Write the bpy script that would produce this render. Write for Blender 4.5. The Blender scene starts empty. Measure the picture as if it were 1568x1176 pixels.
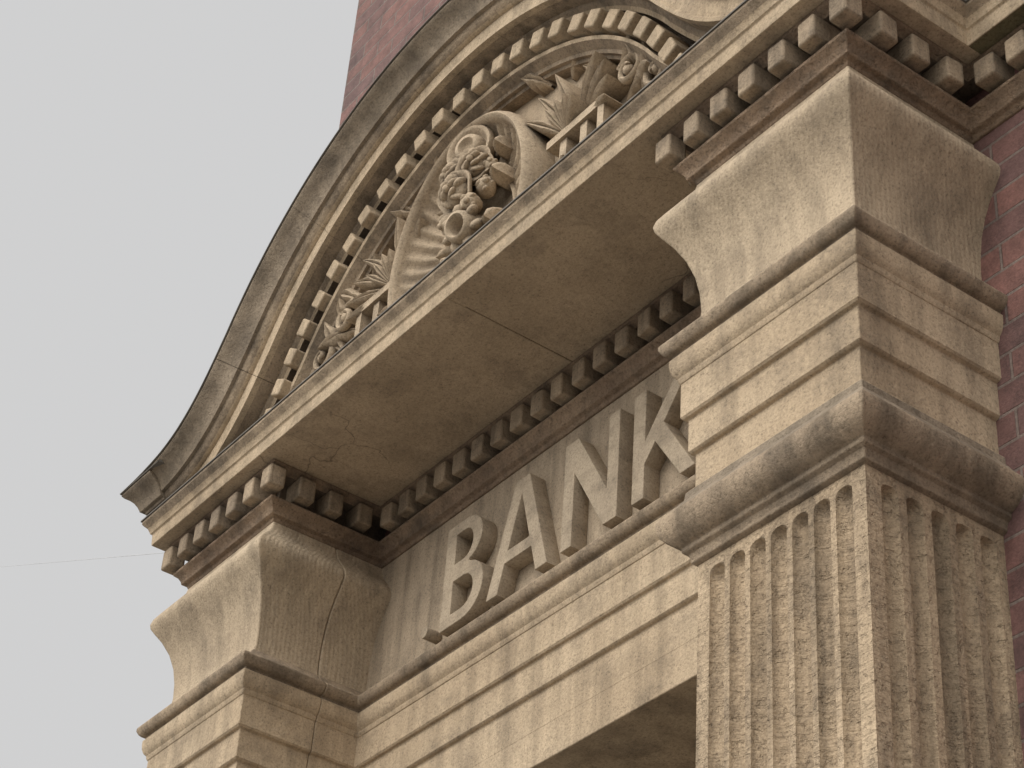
import bpy, bmesh, math, random
import numpy as np
from mathutils import Vector, Matrix
random.seed(7)
D=bpy.data; SC=bpy.context.scene
OZ=4.63
# ---------------------------------------------------------------- materials
def new_mat(name):
    m=D.materials.new(name); m.use_nodes=True
    nt=m.node_tree; nt.nodes.clear()
    o=nt.nodes.new('ShaderNodeOutputMaterial'); b=nt.nodes.new('ShaderNodeBsdfPrincipled')
    nt.links.new(b.outputs[0],o.inputs[0])
    return m,nt,b
def N(nt,t,**k):
    n=nt.nodes.new(t)
    for a,v in k.items(): setattr(n,a,v)
    return n
def mapping(nt,scale,loc=(0,0,0),rot=(0,0,0)):
    tc=N(nt,'ShaderNodeTexCoord'); mp=N(nt,'ShaderNodeMapping')
    mp.inputs['Scale'].default_value=scale; mp.inputs['Location'].default_value=loc; mp.inputs['Rotation'].default_value=rot
    nt.links.new(tc.outputs['Object'],mp.inputs[0]); return mp.outputs[0]
def noise(nt,vec,scale,detail=6,rough=.6):
    n=N(nt,'ShaderNodeTexNoise'); n.inputs['Scale'].default_value=scale; n.inputs['Detail'].default_value=detail; n.inputs['Roughness'].default_value=rough
    nt.links.new(vec,n.inputs['Vector']); return n.outputs[0]
def ramp(nt,fac,stops):
    r=N(nt,'ShaderNodeValToRGB'); e=r.color_ramp.elements
    while len(e)<len(stops): e.new(.5)
    for i,(p,c) in enumerate(stops):
        e[i].position=p; e[i].color=(c,c,c,1) if not isinstance(c,tuple) else (*c,1)
    nt.links.new(fac,r.inputs[0]); return r.outputs[0]
def mix(nt,mode,fac,a,b):
    m=N(nt,'ShaderNodeMix',data_type='RGBA',blend_type=mode)
    for s,v in ((m.inputs[0],fac),(m.inputs[6],a),(m.inputs[7],b)):
        if isinstance(v,bpy.types.NodeSocket): nt.links.new(v,s)
        elif isinstance(v,tuple): s.default_value=(*v,1)
        else: s.default_value=v
    return m.outputs[2]
def mul(nt,a,b):
    m=N(nt,'ShaderNodeMath',operation='MULTIPLY')
    for s,v in ((m.inputs[0],a),(m.inputs[1],b)):
        if isinstance(v,bpy.types.NodeSocket): nt.links.new(v,s)
        else: s.default_value=v
    return m.outputs[0]
def bump(nt,b,parts):
    prev=None
    for h,strength,dist in parts:
        n=N(nt,'ShaderNodeBump'); n.inputs['Strength'].default_value=strength; n.inputs['Distance'].default_value=dist
        nt.links.new(h,n.inputs['Height'])
        if prev: nt.links.new(prev,n.inputs['Normal'])
        prev=n.outputs[0]
    nt.links.new(prev,b.inputs['Normal'])
def stone(name,c1,c2,soot=(.095,.077,.060),soot_amt=.5,crevice=0,rough_bump=.35,tool=0.0,streak=.35,crack=0,strata=0,pits=0):
    m,nt,b=new_mat(name)
    v=mapping(nt,(1,1,1)); vs=mapping(nt,(16,16,1.3))
    n1=noise(nt,v,1.9,5,.62); base=mix(nt,'MIX',ramp(nt,n1,[(.36,0.0),(.64,1.0)]),c1,c2)
    if streak>0:
        n2=noise(nt,vs,1.0,4,.6); base=mix(nt,'MULTIPLY',streak,base,ramp(nt,n2,[(.32,.34),(.56,1.0)]))
    n3=noise(nt,v,150,3,.75); base=mix(nt,'MULTIPLY',.75,base,ramp(nt,n3,[(.30,.36),(.44,.92),(.68,1.2)]))
    n4=noise(nt,v,6.5,8,.76); sm=ramp(nt,n4,[(.49,0.0),(.69,1.0)])
    base=mix(nt,'MIX',mul(nt,sm,soot_amt),base,soot)
    if crevice>0:
        ao=N(nt,'ShaderNodeAmbientOcclusion',samples=1); ao.inputs['Distance'].default_value=.045  # AO-masked darkening of the base colour in crevices, broken up by noise
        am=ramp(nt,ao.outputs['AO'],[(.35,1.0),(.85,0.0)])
        base=mix(nt,'MIX',mul(nt,mul(nt,am,ramp(nt,n4,[(.3,.45),(.6,1.0)])),crevice),base,soot)
    if crack:
        vo=N(nt,'ShaderNodeTexVoronoi',feature='DISTANCE_TO_EDGE'); vo.inputs['Scale'].default_value=crack
        nz=N(nt,'ShaderNodeTexNoise'); nz.inputs['Scale'].default_value=4; nz.inputs['Detail'].default_value=4; nt.links.new(v,nz.inputs['Vector'])
        ad=N(nt,'ShaderNodeVectorMath',operation='MULTIPLY_ADD'); nt.links.new(nz.outputs['Color'],ad.inputs[0]); ad.inputs[1].default_value=(.35,.35,.35); nt.links.new(v,ad.inputs[2])
        nt.links.new(ad.outputs[0],vo.inputs['Vector'])
        cr=ramp(nt,vo.outputs['Distance'],[(.0,1.0),(.007,0.0)])
        msk=ramp(nt,noise(nt,v,2.3,1,.5),[(.48,0.0),(.56,1.0)])
        base=mix(nt,'MIX',mul(nt,mul(nt,cr,msk),.6),base,(.07,.052,.04))
    nt.links.new(base,b.inputs['Base Color']); b.inputs['Roughness'].default_value=.9
    b.inputs['Specular IOR Level'].default_value=.2
    parts=[(n3,rough_bump,.003),(n4,rough_bump,.022)]
    if pits>0:
        pn=ramp(nt,noise(nt,v,48,4,.7),[(.36,0.0),(.47,1.0)]); parts.append((pn,pits,.005))
    if strata>0:
        parts.append((noise(nt,mapping(nt,(7,7,75)),1.0,3,.6),strata,.008))
    if tool>0:
        w=N(nt,'ShaderNodeTexWave',wave_type='BANDS',bands_direction='DIAGONAL'); w.inputs['Scale'].default_value=42; w.inputs['Distortion'].default_value=1.2; w.inputs['Detail'].default_value=1
        nt.links.new(mapping(nt,(1,1,.02)),w.inputs['Vector']); parts.append((w.outputs[1],tool,.0012))
    bump(nt,b,parts)
    return m
M_ST=stone('sandstone',(.535,.42,.29),(.43,.33,.222),soot_amt=.46,streak=.46,rough_bump=.5)
M_FR=stone('sandstone_tooled',(.50,.398,.28),(.39,.305,.212),soot_amt=.42,tool=.42,streak=.42,rough_bump=.45)
M_MO=stone('sandstone_sooty',(.44,.34,.235),(.285,.22,.155),soot_amt=.78,crevice=.6,rough_bump=.7,streak=.65)
M_CYM=stone('sandstone_weathered_cyma',(.35,.28,.205),(.25,.20,.145),soot_amt=.65,rough_bump=.6,streak=.5,pits=.3)
M_BED=stone('sandstone_bed_mould',(.36,.26,.175),(.23,.16,.11),soot_amt=.8,crevice=.6,rough_bump=1.0,streak=.3,pits=.6)
M_DARK=stone('sandstone_sooty_gap_shade',(.17,.13,.095),(.10,.078,.058),soot_amt=.7,rough_bump=.8,streak=0)  # dentil-gap backing: sooty stone with the deep gaps' shade put into its colour
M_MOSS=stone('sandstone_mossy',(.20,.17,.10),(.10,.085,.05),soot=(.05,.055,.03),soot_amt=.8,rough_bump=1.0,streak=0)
M_SOF=stone('sandstone_soffit',(.49,.38,.265),(.35,.27,.185),soot_amt=.48,rough_bump=.6,streak=0.0,crack=2.1)
M_FLU=stone('sandstone_shaft',(.545,.42,.285),(.42,.32,.215),soot_amt=.58,rough_bump=.75,streak=.65,strata=.7,pits=.7)
M_PAN=stone('sandstone_panel',(.44,.35,.25),(.35,.275,.195),soot_amt=.45,streak=.58,rough_bump=.45)
M_CARV=stone('sandstone_carved',(.53,.42,.295),(.42,.325,.225),soot_amt=.42,crevice=.85,rough_bump=.5,streak=.2)
M_LET=stone('stone_letter',(.47,.38,.275),(.38,.305,.22),soot_amt=.35,streak=.4)
def plain(name,c,rough=.6,metal=0,var=.4,sc=12):
    m,nt,b=new_mat(name); v=mapping(nt,(1,1,1))
    n=noise(nt,v,sc,6,.65)
    col=mix(nt,'MULTIPLY',1.0,c,ramp(nt,n,[(.3,1-var),(.7,1.1)]))
    nt.links.new(col,b.inputs['Base Color']); b.inputs['Roughness'].default_value=rough; b.inputs['Metallic'].default_value=metal
    bump(nt,b,[(n,.3,.004)]); return m
M_LEAD=plain('lead_flashing',(.14,.125,.105),.85)
M_DOOR=plain('painted_door',(.03,.06,.045),.4)
M_GLASS=plain('window_glass',(.03,.035,.04),.08,var=.1)
M_SLATE=plain('roof_slate',(.08,.085,.095),.6)
M_PAVE=plain('paving_stone',(.38,.36,.33),.85,sc=3)
M_CABLE=plain('cable_sheath',(.55,.55,.55),.6)
def brick(name,side=False):
    m,nt,b=new_mat(name); tc=N(nt,'ShaderNodeTexCoord'); sp=N(nt,'ShaderNodeSeparateXYZ'); cb=N(nt,'ShaderNodeCombineXYZ')
    nt.links.new(tc.outputs['Object'],sp.inputs[0]); nt.links.new(sp.outputs[1 if side else 0],cb.inputs[0]); nt.links.new(sp.outputs[2],cb.inputs[1])
    v=mapping(nt,(1,1,1))
    t=N(nt,'ShaderNodeTexBrick'); t.offset=.5
    t.inputs['Scale'].default_value=1; t.inputs['Brick Width'].default_value=.225; t.inputs['Row Height'].default_value=.075
    t.inputs['Mortar Size'].default_value=.0045; t.inputs['Mortar Smooth'].default_value=.3; t.inputs['Bias'].default_value=-.1
    t.inputs['Color1'].default_value=(.23,.11,.09,1); t.inputs['Color2'].default_value=(.145,.082,.075,1); t.inputs['Mortar'].default_value=(.215,.165,.14,1)
    nt.links.new(cb.outputs[0],t.inputs['Vector'])
    c=mix(nt,'MULTIPLY',.85,t.outputs[0],ramp(nt,noise(nt,v,11,7,.75),[(.32,.42),(.66,1.2)]))
    n3=noise(nt,v,150,2,.7)
    c=mix(nt,'MULTIPLY',.6,c,ramp(nt,n3,[(.3,.55),(.7,1.15)]))
    nt.links.new(c,b.inputs['Base Color']); b.inputs['Roughness'].default_value=.85
    inv=N(nt,'ShaderNodeMath',operation='SUBTRACT'); inv.inputs[0].default_value=1; nt.links.new(t.outputs[1],inv.inputs[1])
    bump(nt,b,[(inv.outputs[0],.9,.006),(n3,.6,.003)]); return m
M_BR=brick('red_brick'); M_BRS=brick('red_brick_side',True)
# ---------------------------------------------------------------- helpers
def empty(name,loc=(0,0,OZ)):
    e=D.objects.new(name,None); SC.collection.objects.link(e); e.location=loc; e.empty_display_size=.3; return e
BANK=empty('bank_building')
def mk(name,verts,faces,mat,parent=BANK,smooth=True,angle=32,bev=0,recalc=True,bseg=2):
    me=D.meshes.new(name); me.from_pydata([tuple(v) for v in verts],[],faces); me.update()
    if recalc:
        bm=bmesh.new(); bm.from_mesh(me); bmesh.ops.recalc_face_normals(bm,faces=bm.faces); bm.to_mesh(me); bm.free()
    ob=D.objects.new(name,me); SC.collection.objects.link(ob)
    for mm in (mat if isinstance(mat,(list,tuple)) else [mat]): me.materials.append(mm)
    if smooth:
        me.shade_smooth(); me.set_sharp_from_angle(angle=math.radians(angle))
    if parent: ob.parent=parent
    if bev:
        b=ob.modifiers.new('bevel','BEVEL'); b.width=bev; b.segments=bseg; b.limit_method='ANGLE'; b.angle_limit=math.radians(40)
        b.harden_normals=False
    return ob
class G:
    def __init__(s): s.v=[]; s.f=[]
    def add(s,v,f):
        n=len(s.v); s.v+= [tuple(a) for a in v]; s.f+=[tuple(i+n for i in q) for q in f]
    def box(s,x0,x1,y0,y1,z0,z1):
        s.add([(x,y,z) for x in(x0,x1) for y in(y0,y1) for z in(z0,z1)],[(0,1,3,2),(4,6,7,5),(0,4,5,1),(2,3,7,6),(0,2,6,4),(1,5,7,3)])
    def obj(s,name,mat,**k): return mk(name,s.v,s.f,mat,**k)
def offs(path,o):
    P=[Vector(p) for p in path]; out=[]
    for i,p in enumerate(P):
        ds=[]
        if i>0: ds.append((p-P[i-1]).normalized())
        if i<len(P)-1: ds.append((P[i+1]-p).normalized())
        ns=[Vector((d.y,-d.x)) for d in ds]
        m=ns[0] if len(ns)==1 else (ns[0]+ns[1])/(1+ns[0].dot(ns[1]))
        out.append(p+m*o)
    return out
def sweep(name,path,prof,mat,bev=.0025,parent=BANK,angle=32,mats=None):
    cols=[offs(path,o) for o,z in prof]
    n=len(prof); v=[];f=[]
    for i in range(len(path)):
        for j,(o,z) in enumerate(prof): v.append((cols[j][i].x,cols[j][i].y,z))
    for i in range(len(path)-1):
        for j in range(n):
            k=(j+1)%n; f.append((i*n+j,i*n+k,(i+1)*n+k,(i+1)*n+j))
    f.append(tuple(range(n))); f.append(tuple((len(path)-1)*n+j for j in range(n)))
    ob=mk(name,v,f,mat,parent=parent,bev=bev,angle=angle)
    if mats:
        for q,pl in enumerate(ob.data.polygons):
            j=q%n
            if q<(len(path)-1)*n: pl.material_index=mats(j)
    return ob
# ---------------------------------------------------------------- dimensions (metres, z relative to 4.63)
S,W,DB,DR=2.464,.62,.445,.386
XL=-S-W
full=[(XL,DB+.03),(XL,0),(-S,0),(-S,DR),(-W,DR),(-W,0),(0,0),(0,.39),(7.9,.39)]
full_p=[(XL,DB+.03),(XL,0),(-S,0),(-S,DR),(-W,DR),(-W,0),(0,0),(0,DB+.03)]
LP=[(XL,DB+.03),(XL,0),(-S,0),(-S,DB+.03)]
LP1=[(XL,DB+.03),(XL,0),(-S,0),(-S,.2728)]; LP2=[(-S,.2748),(-S,DB+.03)]
RP=[(-W,DB+.03),(-W,0),(0,0),(0,DB+.03)]
fas=[(-.15,-.09),(-.024,-.09),(-.030,-.113),(-.030,-.203),(-.034,-.208),(-.043,-.211),(-.043,-.296),(-.047,-.301),(-.055,-.304),(-.055,-.41),(-.15,-.41)]
def splitpath(i,t):
    a,b=Vector(full_p[i]),Vector(full_p[i+1]); d=(b-a).normalized()
    return tuple(a+d*(t-.0009)),tuple(a+d*(t+.0009))
j1=splitpath(2,.27)
segs=[full_p[:3]+[j1[0]],[j1[1]]+full_p[3:]]
for s_ in segs: sweep('architrave_fasciae',s_,fas,M_ST)
m2=[(-.10,-.112),(-.0285,-.112),(-.025,-.104),(-.024,-.096),(-.017,-.088),(-.012,-.074),(-.010,-.058),(-.010,-.044),(-.016,-.041),(-.016,-.034),(-.004,-.030),(.002,-.024),(.008,-.012),(.008,-.002),(.003,.003),(-.028,.020),(-.05,.05),(-.10,.06)]
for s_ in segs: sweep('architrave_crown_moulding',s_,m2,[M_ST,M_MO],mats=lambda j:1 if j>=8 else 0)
frz=[(-.2,.03),(-.053,.045),(-.058,.07),(-.060,.10),(-.057,.15),(-.049,.20),(-.034,.25),(-.012,.295),(.008,.325),(.020,.345),(.023,.36),(.018,.378),(.004,.400),(-.018,.424),(-.036,.448),(-.046,.470),(-.05,.49),(-.2,.49)]
for p in (LP1,LP2,RP): sweep('pier_frieze_block',p,frz,M_FR,angle=50,bev=.004)
g=G(); g.box(-S-.12,-W+.12,DR+.055,.60,.0,.5); g.obj('recessed_frieze_panel',M_PAN)
g=G(); g.box(-S+.01,-W-.01,DR+.0555,.86,-.511,-.35); g.obj('door_lintel',M_ST,bev=.003)
cap=[(-.2,-.385),(-.056,-.388),(-.046,-.398),(-.040,-.405),(-.038,-.425),(-.033,-.430),(-.022,-.446),(-.006,-.465),(.003,-.475),(.005,-.484),(.004,-.502),(-.002,-.518),(-.014,-.532),(-.028,-.541),(-.036,-.545),(-.036,-.556),(-.046,-.562),(-.050,-.572),(-.050,-.582),(-.062,-.588),(-.2,-.59)]
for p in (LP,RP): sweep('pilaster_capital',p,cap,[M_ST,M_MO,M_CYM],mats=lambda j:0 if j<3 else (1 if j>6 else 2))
def flute_face(g,org,u,n,L,nfl,sp,ztop,zbot,r):
    u=Vector(u);n=Vector(n);org=Vector(org)
    c0=(L-(nfl-1)*sp)/2; cols=[0]
    for i in range(nfl):
        c=c0+i*sp
        cols+=[c-r*1.001]+[c-r*math.cos(math.pi*k/12) for k in range(0,13)]+[c+r*1.001]
    cols.append(L)
    zc=ztop-.05
    rows=[ztop,zc+r*1.02]+[zc+r*math.sin(math.pi/2*k/7) for k in range(7,-1,-1)]
    zz=zc
    while zz>zbot+.3: zz-=.25; rows.append(zz)
    rows.append(zbot)
    vs=[];fs=[]
    for z in rows:
        for a in cols:
            d=0
            for i in range(nfl):
                c=c0+i*sp
                if abs(a-c)<r:
                    q=r*r-(a-c)**2-(max(0,z-zc))**2
                    if q>0: d=math.sqrt(q)*.95
            p=org+u*a-n*d; vs.append((p.x,p.y,z))
    nc=len(cols)
    for i in range(len(rows)-1):
        for j in range(nc-1):
            fs.append((i*nc+j,i*nc+j+1,(i+1)*nc+j+1,(i+1)*nc+j))
    g.add(vs,fs)
for x1 in (-.062,-S-.062):
    g=G(); x0=x1-.496; r=.0235
    flute_face(g,(x0,.062,0),(1,0,0),(0,-1,0),.496,7,.0625,-.585,-3.75,r)
    flute_face(g,(x1,.062,0),(0,1,0),(1,0,0),.40,5,.068,-.585,-3.75,r)
    flute_face(g,(x0,.462,0),(0,-1,0),(-1,0,0),.40,5,.068,-.585,-3.75,r)
    g.obj('fluted_pilaster_shaft',M_FLU,recalc=True,angle=40)
    g=G(); g.box(x0-.03,x1+.03,.03,.47,-3.86,-3.75); g.box(x0-.055,x1+.055,.005,.47,-3.98,-3.86); g.box(x0-.07,x1+.07,-.01,.47,-4.63,-3.98)
    g.obj('pilaster_base',M_ST,bev=.01)
bed=[(-.2,.488),(-.050,.488),(-.045,.500),(-.032,.506),(-.030,.516),(-.022,.530),(-.010,.540),(-.008,.548),(-.062,.550),(-.062,.632),(-.010,.6325),(-.004,.640),(.010,.648),(.014,.6565),(-.2,.6565)]
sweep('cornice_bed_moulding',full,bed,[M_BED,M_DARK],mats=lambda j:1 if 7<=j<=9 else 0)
def dentils(name,path,o0,o1,z0,z1,w,sp,mat):
    P=[Vector(p) for p in path]; g=G()
    for i in range(len(P)-1):
        a,b=P[i],P[i+1]; d=(b-a).normalized(); n=Vector((d.y,-d.x)); L=(b-a).length
        def conv(k):
            if k<=0 or k>=len(P)-1: return 0
            d0=(P[k]-P[k-1]).normalized(); d1=(P[k+1]-P[k]).normalized()
            return 1 if d0.x*d1.y-d0.y*d1.x>0 else -1
        ca,cb=conv(i),conv(i+1)
        s=-o1 if ca==1 else (o1+.014 if ca==-1 else .0)
        e=L+o1 if cb==1 else (L-o1-.014 if cb==-1 else L)
        m=max(1,round((e-s-w)/sp))
        if L>5: e=s+w+m*sp
        st=(e-s-w)/m
        for k in range(m+1):
            if ca==1 and k==0: continue
            t0=s+k*st; t1=t0+w
            corner=(cb==1 and k==m)
            j=(lambda:0) if corner else (lambda: random.uniform(-.003,.003))
            oo=o0 if not corner else o1-w
            q=[a+d*(t0+j())+n*oo,a+d*(t1+j())+n*oo,a+d*(t1+j())+n*(o1+j()),a+d*(t0+j())+n*(o1+j())]
            zz0=z0+random.uniform(-.002,.002)
            g.add([(p.x,p.y,zz0) for p in q]+[(p.x,p.y,z1) for p in q],[(0,1,2,3),(4,5,6,7),(0,1,5,4),(1,2,6,5),(2,3,7,6),(3,0,4,7)])
    return g.obj(name,mat,bev=.0065,bseg=3)
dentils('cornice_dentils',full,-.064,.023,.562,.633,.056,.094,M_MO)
g=G(); xj=-1.487
g.box(XL-.053,xj-.0015,-.053,.60,.657,.74); g.box(xj+.0015,.053,-.0528,.60,.6572,.74)
g.obj('cornice_soffit_slab',M_SOF,bev=.003)
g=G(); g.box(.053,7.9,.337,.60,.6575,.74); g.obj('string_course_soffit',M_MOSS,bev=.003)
outer=[(XL,DB+.03),(XL,0),(0,0),(0,.39),(7.9,.39)]
cor=[(-.01,.659),(.050,.659),(.0545,.656),(.056,.662),(.058,.698),(.064,.702),(.066,.708),(.072,.722),(.082,.732),(.088,.740),(.088,.752),(-.01,.765)]
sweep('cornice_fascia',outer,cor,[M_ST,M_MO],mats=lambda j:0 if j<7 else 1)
sweep('cornice_lead_capping',outer,[(-.012,.7655),(.0885,.7525),(.090,.749),(.092,.750),(.091,.756),(-.012,.775)],M_LEAD,bev=0)
g=G(); g.box(XL+.0,.0,-.0,.6,.742,.772); g.obj('cornice_top_course',M_MO)
# ---- segmental pediment
CX,CZ,R=-1.56,.475,1.288
def circ(a): return (CX-R*math.cos(a),CZ+R*math.sin(a))
tail=[(-3.235,.863),(-3.10,.871),(-2.96,.897),(-2.85,.950),(-2.748,1.040)]
def cat(ps,n):
    out=[]
    for i in range(1,len(ps)-2):
        p0,p1,p2,p3=[np.array(x) for x in ps[i-1:i+3]]
        for k in range(n):
            t=k/n; out.append(tuple(.5*((2*p1)+(-p0+p2)*t+(2*p0-5*p1+4*p2-p3)*t*t+(-p0+3*p1-3*p2+p3)*t**3)))
    out.append(tuple(ps[-2])); return out
a0=math.radians(33)
half=cat([(-3.36,.858)]+tail+[circ(a0),circ(a0+.1)],6)
na=28; nflare=len(half)-1
half=half[:-1]+[circ(a0+(math.pi/2-a0)*k/na) for k in range(na+1)]
arc=half+[(2*CX-x,z) for x,z in half[-2::-1]]
prof=[(0,-.151),(.010,-.150),(.018,-.143),(.026,-.130),(.040,-.116),(.056,-.106),(.070,-.100),(.076,-.098),(.076,-.086),(.083,-.084),(.092,-.080),(.100,-.070),(.104,-.062),(.104,-.056),(.150,-.055),(.155,-.060),(.166,-.060),(.168,-.040),(.168,.002),(.176,.004),(.184,.014),(.196,.020),(.198,.078),(.272,.078),(.274,.012),(.284,.016),(.292,.030),(.300,.044),(.310,.048),(.310,.060),(.320,.064),(.320,.14),(.30,.60),(0,.60)]
XR=2*CX-XL
def arcsweep(name,prof,mat,i0=0,i1=None,bev=.002,gap=0,mats=None):
    P=[Vector(p) for p in arc]; v=[];f=[];n=len(prof)
    if i1 is None: i1=len(P)-1
    for i in range(i0,i1+1):
        p=P[i]
        t=(P[min(i+1,len(P)-1)]-P[max(i-1,0)]).normalized(); nn=Vector((t.y,-t.x))
        if i==i0 and i0>0: p=p+t*gap
        if i==i1 and i1<len(P)-1: p=p-t*gap
        for d,y in prof:
            q=p+nn*d
            x=min(max(q.x,XL+min(y,0)),XR-min(y,0))
            v.append((x,y,max(q.y,.7765)))
    m=i1-i0
    for i in range(m):
        for j in range(n):
            k=(j+1)%n; f.append((i*n+j,i*n+k,(i+1)*n+k,(i+1)*n+j))
    f.append(tuple(range(n))); f.append(tuple(m*n+j for j in range(n)))
    ob=mk(name,v,f,mat,bev=bev)
    if mats:
        for q,pl in enumerate(ob.data.polygons):
            if q<m*n: pl.material_index=mats(q%n)
    return ob
L_=len(arc)-1
cuts=[0,nflare-3,nflare+10,nflare+23]; cuts=cuts+[L_-c for c in cuts[::-1]]
for a_,b_ in zip(cuts[:-1],cuts[1:]):
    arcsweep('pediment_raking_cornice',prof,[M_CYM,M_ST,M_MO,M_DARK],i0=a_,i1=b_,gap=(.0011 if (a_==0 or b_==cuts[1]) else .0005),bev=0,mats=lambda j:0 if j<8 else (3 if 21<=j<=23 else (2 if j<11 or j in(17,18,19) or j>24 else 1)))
arcsweep('pediment_lead_flashing',[(-.001,-.156),(.003,-.157),(.004,-.152),(-.0005,-.150),(-.0005,.60),(-.006,.60),(-.006,-.150)],M_LEAD)
g=G(); rm0,rm1=R-.264,R-.206
nd=27; th0=math.radians(16)
for k in range(nd+1):
    a=th0+(math.pi-2*th0)*k/nd+random.uniform(-.002,.002); dw=.0285/1.05
    q=[]
    for aa,rr in ((a-dw,rm0),(a+dw,rm0),(a+dw,rm1),(a-dw,rm1)):
        q.append((CX-rr*math.cos(aa),CZ+rr*math.sin(aa)))
    y0=-.016+random.uniform(-.004,.004)
    g.add([(x,y0,z) for x,z in q]+[(x,.08,z) for x,z in q],[(0,1,2,3),(4,5,6,7),(0,1,5,4),(1,2,6,5),(2,3,7,6),(3,0,4,7)])
g.obj('pediment_dentils',M_ST,bev=.006,bseg=3)
v=[];n=40
for y in (.10,.5):
    v.append((CX,y,.74))
    for k in range(n+1):
        a=math.radians(10)+(math.pi-math.radians(20))*k/n; v.append((CX-1.0*math.cos(a),y,CZ+1.0*math.sin(a)))
f=[(0,i,i+1) for i in range(1,n+1)]+[(n+2,n+2+i,n+3+i) for i in range(1,n+1)]
mk('tympanum_panel',v,f,M_CARV,smooth=False)
cy=[(-.05,.7765),(.084,.7765),(.086,.787),(.098,.787),(.100,.793),(.106,.807),(.116,.823),(.130,.837),(.143,.845),(.150,.853),(.151,.8625),(-.05,.8625)]
sweep('cyma_return',[(XL,DB+.03),(XL,0),(XL+.04,0)],cy,M_CYM)
sweep('cyma_return',[(XR-.04,0),(XR,0),(XR,DB+.03)],cy,M_CYM)
sweep('cyma_lead_flashing',[(XL,DB+.03),(XL,0),(XL+.1,0)],[(-.05,.8635),(.150,.8635),(.154,.860),(.156,.864),(.15,.871),(-.05,.872)],M_LEAD,bev=0)
# ---- carved ornament
car=G(); ZCUT=.776
def ell(c,rad,ax,seed=0,lump=.05,sub=2):
    ax=Vector(ax).normalized(); u=ax.orthogonal().normalized(); w_=ax.cross(u); C=Vector(c)
    bm=bmesh.new(); bmesh.ops.create_icosphere(bm,subdivisions=sub,radius=1); ph=seed*1.7; vs=[]
    for q in bm.verts:
        k=1+lump*math.sin(4*q.co.x+ph)*math.sin(4*q.co.z+ph)
        p=C+(u*q.co.x*rad[0]+w_*q.co.y*rad[1]+ax*q.co.z*rad[2])*k; vs.append(tuple(p))
    fs=[tuple(x.index for x in f.verts) for f in bm.faces]; bm.free(); car.add(vs,fs)
def leaf(base,ang,L,w,y=.09,rise=.05,bend=0.0,curl=.03,nl=18,rib=.006,lobes=0):
    vs=[];fs=[];cx,cz=base;a=ang;st=L/nl
    S_=((-1,.030),(-.75,.008),(-.4,-.004),(-.1,.004),(0,rib+.006),(.1,.004),(.4,-.004),(.75,.008),(1,.030)); k_=len(S_)
    for i in range(nl+1):
        t=i/nl
        ww=w*(math.sin(math.pi*min(1,t*.92+.08))**.8)*(.35+.65*t if t<.6 else 1) 
        if lobes: ww*=1+.28*math.sin(t*lobes*2*math.pi)
        nx,nz=-math.sin(a),math.cos(a)
        yy=y-rise*math.sin(t*math.pi*.55)-curl*t*t
        for s,h in S_:
            vs.append((cx+nx*ww*s,yy+h*(ww/.034),cz+nz*ww*s))
        cx+=math.cos(a)*st; cz+=math.sin(a)*st; a+=bend/nl
    for i in range(nl):
        for j in range(k_-1): fs.append((i*k_+j,i*k_+j+1,i*k_+j+k_+1,i*k_+j+k_))
    b=len(vs)
    for i in range(nl+1):
        for j in (0,k_-1):
            x,yy,z=vs[i*k_+j]; vs.append((x,.105,z))
    for i in range(nl):
        fs.append((i*k_,(i+1)*k_,b+2*(i+1),b+2*i)); fs.append((i*k_+k_-1,(i+1)*k_+k_-1,b+2*(i+1)+1,b+2*i+1))
    car.add(vs,fs)
def tube(pts,r0,r1,y0,y1,ns=8):
    vs=[];fs=[];n=len(pts)
    for i,(x,z) in enumerate(pts):
        t=i/(n-1); p=Vector(pts[max(i-1,0)]);q=Vector(pts[min(i+1,n-1)]); d=(q-p).normalized(); nx,nz=-d.y,d.x; r=r0+(r1-r0)*t; y=y0+(y1-y0)*t
        for k in range(ns):
            a=2*math.pi*k/ns; vs.append((x+nx*r*math.cos(a),y+r*1.5*math.sin(a),z+nz*r*math.cos(a)))
    for i in range(n-1):
        for k in range(ns): fs.append((i*ns+k,i*ns+(k+1)%ns,(i+1)*ns+(k+1)%ns,(i+1)*ns+k))
    fs.append(tuple(range(ns))); fs.append(tuple((n-1)*ns+k for k in range(ns)))
    car.add(vs,fs)
def scroll(c,r,a0,turns,th,sgn=1,y=.06):
    pts=[]
    for i in range(28):
        t=i/27; rr=r*(1-.82*t); a=a0+sgn*turns*2*math.pi*t; pts.append((c[0]+rr*math.cos(a),c[1]+rr*math.sin(a)))
    tube(pts,th,th*.6,y,y-.02); ell((c[0],y-.01,c[1]),(th*1.5,)*3,(0,1,0))
# oval cartouche: rolled rim round a fluted dish
OX,OZ2=-1.575,.985
nA=264; rx,rz=.335,.41; vs=[];fs=[]
pr=[(1.02,.11),(1.02,.045),(1.01,.02),(.99,.002),(.965,-.006),(.94,.000),(.925,.016),(.92,.034),(.88,.052),(.82,.068),(.75,.080),(.68,.087),(.61,.090),(.56,.090),(.555,.078),(.535,.074),(.52,.08),(.515,.11)]
for i in range(nA):
    a=2*math.pi*i/nA; fl=.5+.5*math.cos(2*math.pi*i/6)
    for j,(s,y) in enumerate(pr):
        yy=y-(.017*fl if 8<=j<=12 else (.008*fl if j in(7,13) else 0))
        vs.append((OX+rx*s*math.cos(a),yy,OZ2+rz*s*math.sin(a)))
m_=len(pr)
for i in range(nA):
    for j in range(m_-1): fs.append((i*m_+j,i*m_+j+1,((i+1)%nA)*m_+j+1,((i+1)%nA)*m_+j))
car.add(vs,fs)
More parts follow.
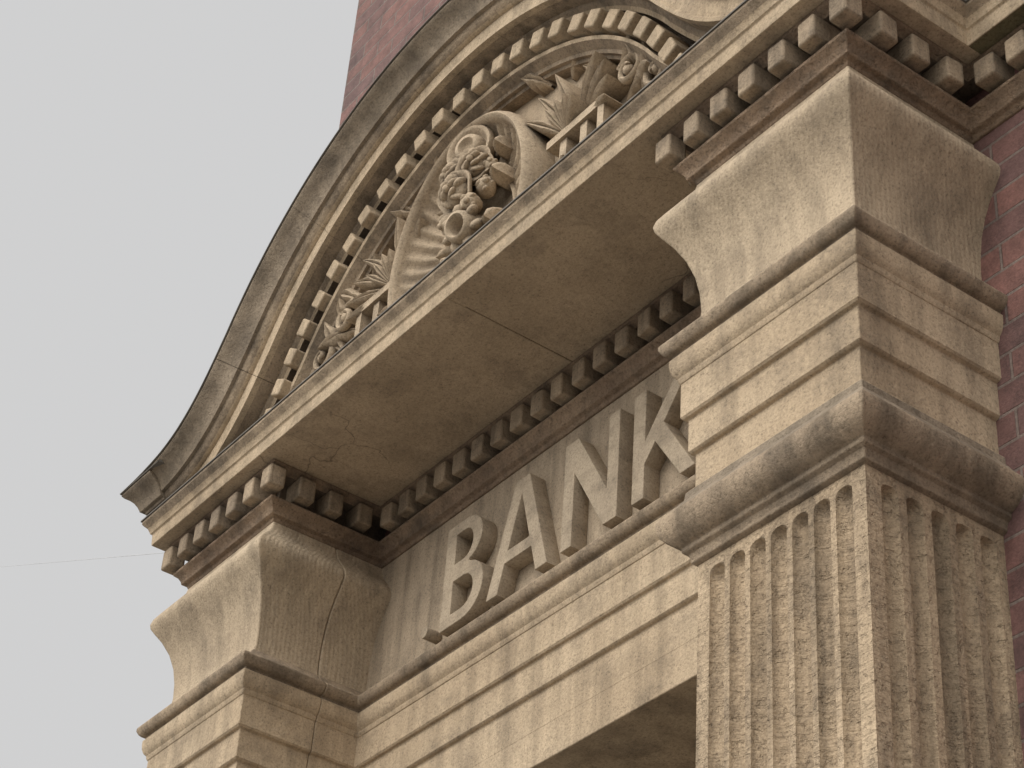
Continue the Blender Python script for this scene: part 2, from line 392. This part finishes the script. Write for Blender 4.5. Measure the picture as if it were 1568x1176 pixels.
def cup(c,r,ax,pf,wave=0,nw=5,ns=26,ph=0):
    ax=Vector(ax).normalized(); u=ax.orthogonal().normalized(); w_=ax.cross(u); C=Vector(c); vs=[];fs=[]
    for k in range(ns):
        a=2*math.pi*k/ns
        for q,(rr,h) in enumerate(pf):
            s=1+wave*abs(math.sin(nw*a/2+ph))
            p=C+(u*math.cos(a)+w_*math.sin(a))*rr*r*s+ax*h*r; vs.append(tuple(p))
    m=len(pf)
    for k in range(ns):
        for j in range(m-1): fs.append((k*m+j,k*m+j+1,((k+1)%ns)*m+j+1,((k+1)%ns)*m+j))
    car.add(vs,fs)
def petals(C,r,ax,n,rad,h,sz,tilt,ph):
    ax=Vector(ax).normalized(); u=ax.orthogonal().normalized(); w_=ax.cross(u); C=Vector(C)
    for k in range(n):
        a=ph+2*math.pi*k/n; o=u*math.cos(a)+w_*math.sin(a)
        ell(C+o*rad*r+ax*h*r,(sz[0]*r,sz[1]*r,sz[2]*r),ax*math.sin(tilt)+o*math.cos(tilt),seed=k,lump=.06)
def rose(C,r,ax=(0,-1,0),seed=0):
    ph=seed*1.3
    ell(C,(r*.8,r*.8,r*.5),ax)
    cup(C,r,ax,[(.3,-.4),(.8,-.2),(1.02,.05),(1.0,.16),(.88,.16),(.72,.0),(.55,-.05)],.14,5,30,ph)
    petals(C,r,ax,5,.50,.18,(.42,.18,.40),.8,ph)
    petals(C,r,ax,4,.30,.42,(.32,.14,.30),1.1,ph+.63)
    ell(Vector(C)+Vector(ax).normalized()*r*.6,(r*.2,r*.2,r*.2),ax)
def bud(c,r,ax,seed=0):
    ell(c,(r*.9,r*.9,r),ax,seed,.08); a=Vector(ax).normalized()
    petals(c,r,ax,4,.42,.30,(.42,.28,.62),1.2,seed)
    ell(Vector(c)+a*r*.85,(r*.3,r*.3,r*.3),ax)
FX=-1.555
ax1=(.30,-1,-.05)
petals((FX,.045,1.29),.085,ax1,9,.95,-.1,(.32,.16,.36),.35,0)
cup((FX,.03,1.29),.085,ax1,[(0,-.5),(.7,-.4),(.95,.0),(1.0,.25),(.93,.38),(.80,.36),(.70,.18),(.60,.14),(.55,.36),(.48,.50),(.34,.52),(.24,.36),(.0,.32)],0,5,34)
rose((FX-.045,.0,1.200),.060,(-.2,-1,-.1),1); rose((FX+.058,.0,1.185),.056,(.5,-1,-.1),2)
rose((FX+.005,-.02,1.100),.064,(.1,-1,-.2),3)
petals((FX+.025,.0,.965),.072,(.15,-1,-.25),7,.74,.0,(.34,.2,.36),.35,.3)
cup((FX+.025,.0,.965),.072,(.15,-1,-.25),[(.75,-.5),(.72,.1),(.62,.42),(.50,.46),(.40,.34),(.30,-.1),(.0,-.2)],0,5,26)
for k,(x,y,z,r,ax) in enumerate([(-.070,.035,1.12,.034,(-1,-.8,.2)),(.080,.03,1.10,.036,(1,-.8,0)),(-.045,.005,1.030,.038,(-.5,-1,-.5)),(.058,.0,1.035,.036,(.5,-1,-.4)),(-.04,.02,.88,.036,(-.3,-1,-.6)),(.05,.02,.87,.034,(.3,-1,-.6)),(.095,.03,1.17,.028,(1,-1,.3))]):
    bud((FX+x,y,z),r,ax,k)
for (x,z,an,L,w) in [(-.05,1.25,3.3,.08,.032),(.08,1.25,-.2,.08,.032),(.07,1.15,-.2,.09,.034),(-.05,1.15,3.4,.08,.030),(-.03,1.02,3.8,.11,.036),(.06,1.02,-.6,.11,.038),(-.02,.93,3.6,.12,.04),(.07,.93,-.4,.12,.04),(0,.9,4.6,.12,.045)]:
    leaf((FX+x,z),an,L,w,y=.075,rise=.05,bend=.5*(1 if x<=0 else -1),lobes=3)
MX=-1.545
for sg in (1,-1):
    mx=lambda x: MX+sg*x
    A=lambda a: a if sg==1 else math.pi-a
    bx=.425
    for k,a in enumerate([2.25,1.90,1.55,1.2,.85,.5,.15]):
        leaf((mx(bx+.02*math.cos(a)),1.07),A(a),.235-.012*abs(k-2.5),.023,y=.085,rise=.045,bend=(-.7 if k>2 else .35)*sg,curl=.025,rib=.010)
    for k,a in enumerate([2.0,1.55,1.1,.67]):
        leaf((mx(bx),1.06),A(a),.10,.018,y=.05,rise=.04,curl=.015,rib=.008)
    def bar(x0,x1,z0,z1,y0):
        a_,b_=sorted((mx(x0),mx(x1))); car.box(a_,b_,y0,.11,z0,z1)
    bar(.35,.58,1.045,1.072,.035); bar(.40,.43,.80,1.044,.045); bar(.49,.52,.80,1.044,.045); bar(.431,.489,.955,.98,.055); bar(.575,.602,.80,1.071,.037)
    scroll((mx(.69),1.10),.06,A(2.5),1.3,.012,-sg)
    scroll((mx(.81),1.01),.055,A(2.0),1.3,.011,sg)
    for (x,z,a,L,b) in [(.62,1.10,1.2,.16,-.9),(.64,1.04,.5,.17,-1.2),(.70,.98,.7,.17,.8),(.76,.93,.3,.18,-.8),(.80,.9,.2,.16,.9),(.58,1.16,1.9,.10,.8),(.73,1.07,1.4,.11,.9),(.38,1.33,.9,.11,-1.0),(.28,1.38,2.2,.08,.9),(.36,1.02,5.2,.12,.9),(.46,1.0,5.0,.10,-.9)]:
        leaf((mx(x),z),A(a),L,.032,y=.085,rise=.04,bend=b*sg,curl=.025,lobes=3)
car.v=[(x,y,max(z,ZCUT)) for x,y,z in car.v]
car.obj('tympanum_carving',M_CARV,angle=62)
# ---------------------------------------------------------------- brick body
g=G(); g.box(-3.267,-2.40,DB,6.5,-4.63,5.2); g.box(-.68,7.9,DB,6.5,-4.63,5.2); g.box(-2.40,-.68,DB+.0,6.5,-.45,5.2)
ob=g.obj('brick_walls',[M_BR,M_BRS],smooth=False)
for pl in ob.data.polygons:
    if abs(pl.normal.x)>.5: pl.material_index=1
g=G(); g.box(-3.37,8.0,.33,6.6,5.2,5.45); g.obj('eaves_cornice',M_ST,bev=.02)
g=G(); g.add([(-3.4,.3,5.451),(8.05,.3,5.451),(8.05,6.65,5.451),(-3.4,6.65,5.451),(-1,3.4,7.2),(5.6,3.4,7.2)],[(0,1,5,4),(1,2,5),(2,3,4,5),(3,0,4),(0,1,2,3)]); g.obj('slate_roof',M_SLATE,smooth=False)
for wx in (1.6,4.6):
    for z0,z1 in ((-3.4,-.6),(1.4,3.8)):
        g=G(); g.box(wx,wx+1.2,.42,.46,z0,z1); g.obj('window_pane',M_GLASS,bev=0)
        g=G(); g.box(wx-.1,wx-.0,.40,.5,z0-.1,z1+.1); g.box(wx+1.2,wx+1.3,.40,.5,z0-.1,z1+.1); g.box(wx,wx+1.2,.401,.5,z1,z1+.1); g.box(wx-.14,wx+1.34,.36,.5,z0-.2,z0-.1); g.box(wx,wx+1.2,.405,.47,(z0+z1)/2-.03,(z0+z1)/2+.03); g.box(wx+.58,wx+.62,.41,.47,z0,(z0+z1)/2-.031); g.obj('window_surround',M_ST,bev=.005)
g=G(); g.box(-2.41,-2.22,.56,.99,-4.63,-.512); g.box(-.86,-.67,.56,.99,-4.63,-.512); g.box(-2.22,-.86,.80,.95,-.66,-.512); g.obj('door_jamb',M_ST,bev=.012)
g=G(); g.box(-2.22,-1.545,.88,.94,-4.63,-1.5); g.box(-1.535,-.86,.88,.94,-4.63,-1.5)
for x in (-2.14,-1.46):
    for z0,z1 in ((-4.4,-3.6),(-3.45,-2.6),(-2.45,-1.7)): g.box(x,x+.52,.86,.885,z0,z1)
g.box(-2.22,-.86,.84,.95,-1.5,-1.38)
g.obj('double_door',M_DOOR,bev=.008)
g=G(); g.box(-2.22,-.86,.90,.92,-1.38,-.66); g.obj('door_fanlight',M_GLASS,smooth=False)
g=G(); g.box(-2.6,-.45,-.35,.6,-4.63,-4.50); g.box(-2.5,-.55,-.05,.9,-4.50,-4.37); g.obj('door_step',M_ST,bev=.01)
# ---------------------------------------------------------------- sign letters
SIGN=empty('bank_sign')
def letter(name,loops):
    cu=D.curves.new(name,'CURVE'); cu.dimensions='2D'; cu.fill_mode='BOTH'; cu.extrude=.024; cu.bevel_depth=.0025; cu.bevel_resolution=1; cu.offset=-.0045
    for lp in loops:
        s=cu.splines.new('POLY'); s.points.add(len(lp)-1)
        for p,q in zip(s.points,lp): p.co=(q[0],q[1],0,1)
        s.use_cyclic_u=True
    ob=D.objects.new(name,cu); SC.collection.objects.link(ob); cu.materials.append(M_LET)
    dg=bpy.context.evaluated_depsgraph_get(); me=D.meshes.new_from_object(ob.evaluated_get(dg)); D.objects.remove(ob)
    ob=D.objects.new(name,me); SC.collection.objects.link(ob); me.shade_smooth(); me.set_sharp_from_angle(angle=math.radians(35))
    ob.parent=SIGN; ob.rotation_euler=(math.pi/2,0,0); ob.location=(0,DR+.055-.0265,0); return ob
def arcp(cx,cz,rx,rz,a0,a1,n=12): return [(cx+rx*math.cos(math.radians(a0+(a1-a0)*i/n)),cz+rz*math.sin(math.radians(a0+(a1-a0)*i/n))) for i in range(n+1)]
Z0,Z1=.040,.386
bx=-2.070
letter('letter_b',[[(bx,Z0)]+arcp(bx+.105,Z0+.095,.098,.095,-90,75,12)+arcp(bx+.095,Z1-.080,.087,.080,-70,90,12)+[(bx,Z1)],
  [(bx+.052,Z0+.043)]+arcp(bx+.100,Z0+.095,.050,.052,-90,90,10)+[(bx+.052,Z0+.147)],
  [(bx+.052,Z1-.137)]+arcp(bx+.093,Z1-.089,.040,.048,-90,90,10)+[(bx+.052,Z1-.041)]])
ax=-1.848; aw=.282
letter('letter_a',[[(ax,Z0),(ax+.056,Z0),(ax+.082,Z0+.088),(ax+aw-.082,Z0+.088),(ax+aw-.056,Z0),(ax+aw,Z0),(ax+aw/2+.034,Z1),(ax+aw/2-.034,Z1)],
  [(ax+.095,Z0+.130),(ax+aw-.095,Z0+.130),(ax+aw/2,Z1-.062)]])
nx=-1.513; nw=.240
letter('letter_n',[[(nx,Z0),(nx+.050,Z0),(nx+.050,Z0+.225),(nx+nw-.060,Z0),(nx+nw,Z0),(nx+nw,Z1),(nx+nw-.050,Z1),(nx+nw-.050,Z0+.120),(nx+.060,Z1),(nx,Z1)]])
kx=-1.217; kw=.255
letter('letter_k',[[(kx,Z0),(kx+.053,Z0),(kx+.053,Z0+.105),(kx+.092,Z0+.152),(kx+kw-.062,Z0),(kx+kw,Z0),(kx+.128,Z0+.200),(kx+kw-.01,Z1),(kx+kw-.073,Z1),(kx+.053,Z0+.185),(kx+.053,Z1),(kx,Z1)]])
letter('full_point',[arcp(-2.148,.080,.020,.020,0,345,12)])
letter('full_point_end',[arcp(-.92,.080,.020,.020,0,345,12)])
# ---------------------------------------------------------------- ground, cable
mk('ground',[(-600,-600,-.13),(600,-600,-.13),(600,600,-.13),(-600,600,-.13)],[(0,1,2,3)],plain('asphalt',(.10,.10,.098),.9),parent=None,smooth=False)
g=G(); g.box(-14,22,-5.5,.5,-.3,0); g.obj('pavement',M_PAVE,parent=None,bev=.01)
cu=D.curves.new('overhead_cable','CURVE'); cu.dimensions='3D'; cu.bevel_depth=.0012
s=cu.splines.new('POLY'); s.points.add(1)
A0=Vector((-3.12,.10,OZ+.70)); A1=Vector((-11.11,2.19,OZ+5.30)); A2=A0+(A1-A0)*2.2
s.points[0].co=(*A0,1); s.points[1].co=(*A2,1)
ob=D.objects.new('overhead_cable',cu); SC.collection.objects.link(ob); cu.materials.append(M_CABLE)
# ---------------------------------------------------------------- light
w=D.worlds.new('World'); SC.world=w; w.use_nodes=True; nt=w.node_tree; nt.nodes.clear()
EL,AZ=math.radians(44),math.radians(2)
sd=Vector((math.sin(AZ)*math.cos(EL),-math.cos(AZ)*math.cos(EL),math.sin(EL)))
sky=N(nt,'ShaderNodeTexSky',sky_type='NISHITA'); sky.sun_disc=False; sky.sun_elevation=EL; sky.sun_rotation=math.radians(180)+AZ; sky.air_density=1.5; sky.dust_density=5
hs=N(nt,'ShaderNodeHueSaturation'); hs.inputs['Saturation'].default_value=.06; nt.links.new(sky.outputs[0],hs.inputs['Color'])
base=mix(nt,'MIX',.93,hs.outputs[0],(6.55,6.55,6.58))
tc=N(nt,'ShaderNodeTexCoord'); dt=N(nt,'ShaderNodeVectorMath',operation='DOT_PRODUCT'); nt.links.new(tc.outputs['Generated'],dt.inputs[0]); dt.inputs[1].default_value=sd
mr=N(nt,'ShaderNodeMapRange'); nt.links.new(dt.outputs['Value'],mr.inputs['Value']); mr.inputs['From Min'].default_value=.38; mr.inputs['From Max'].default_value=1
pw=N(nt,'ShaderNodeMath',operation='POWER'); nt.links.new(mr.outputs[0],pw.inputs[0]); pw.inputs[1].default_value=1.3
glow=mix(nt,'MIX',pw.outputs[0],(0,0,0),(21,20.5,19.6))
tot=mix(nt,'ADD',1.0,base,glow)
bg=N(nt,'ShaderNodeBackground'); bg.inputs['Strength'].default_value=.10; nt.links.new(tot,bg.inputs[0])
wo=N(nt,'ShaderNodeOutputWorld'); nt.links.new(bg.outputs[0],wo.inputs[0])
sl=D.lights.new('overcast_sun','SUN'); sl.energy=1.25; sl.angle=math.radians(28); sl.color=(1,.96,.90)
so=D.objects.new('overcast_sun',sl); SC.collection.objects.link(so)
so.rotation_euler=sd.to_track_quat('Z','Y').to_euler()
# ---------------------------------------------------------------- camera
a,t,r=-.9819,.6472,.0797
F=Vector((math.sin(a)*math.cos(t),math.cos(a)*math.cos(t),math.sin(t)))
R0=Vector((math.cos(a),-math.sin(a),0)); U0=R0.cross(F)
Rv=math.cos(r)*R0+math.sin(r)*U0; Uv=-math.sin(r)*R0+math.cos(r)*U0
cd=D.cameras.new('camera'); co=D.objects.new('camera',cd); SC.collection.objects.link(co)
M=Matrix((Rv,Uv,-F)).transposed().to_4x4(); M.translation=Vector((2.3765,-2.4015,-3.0303+OZ)); co.matrix_world=M
cd.sensor_width=36; cd.lens=3304.3/1568*36; cd.clip_start=.05; cd.clip_end=3000
SC.camera=co
SC.view_settings.view_transform='Standard'; SC.view_settings.look='None'; SC.view_settings.exposure=0
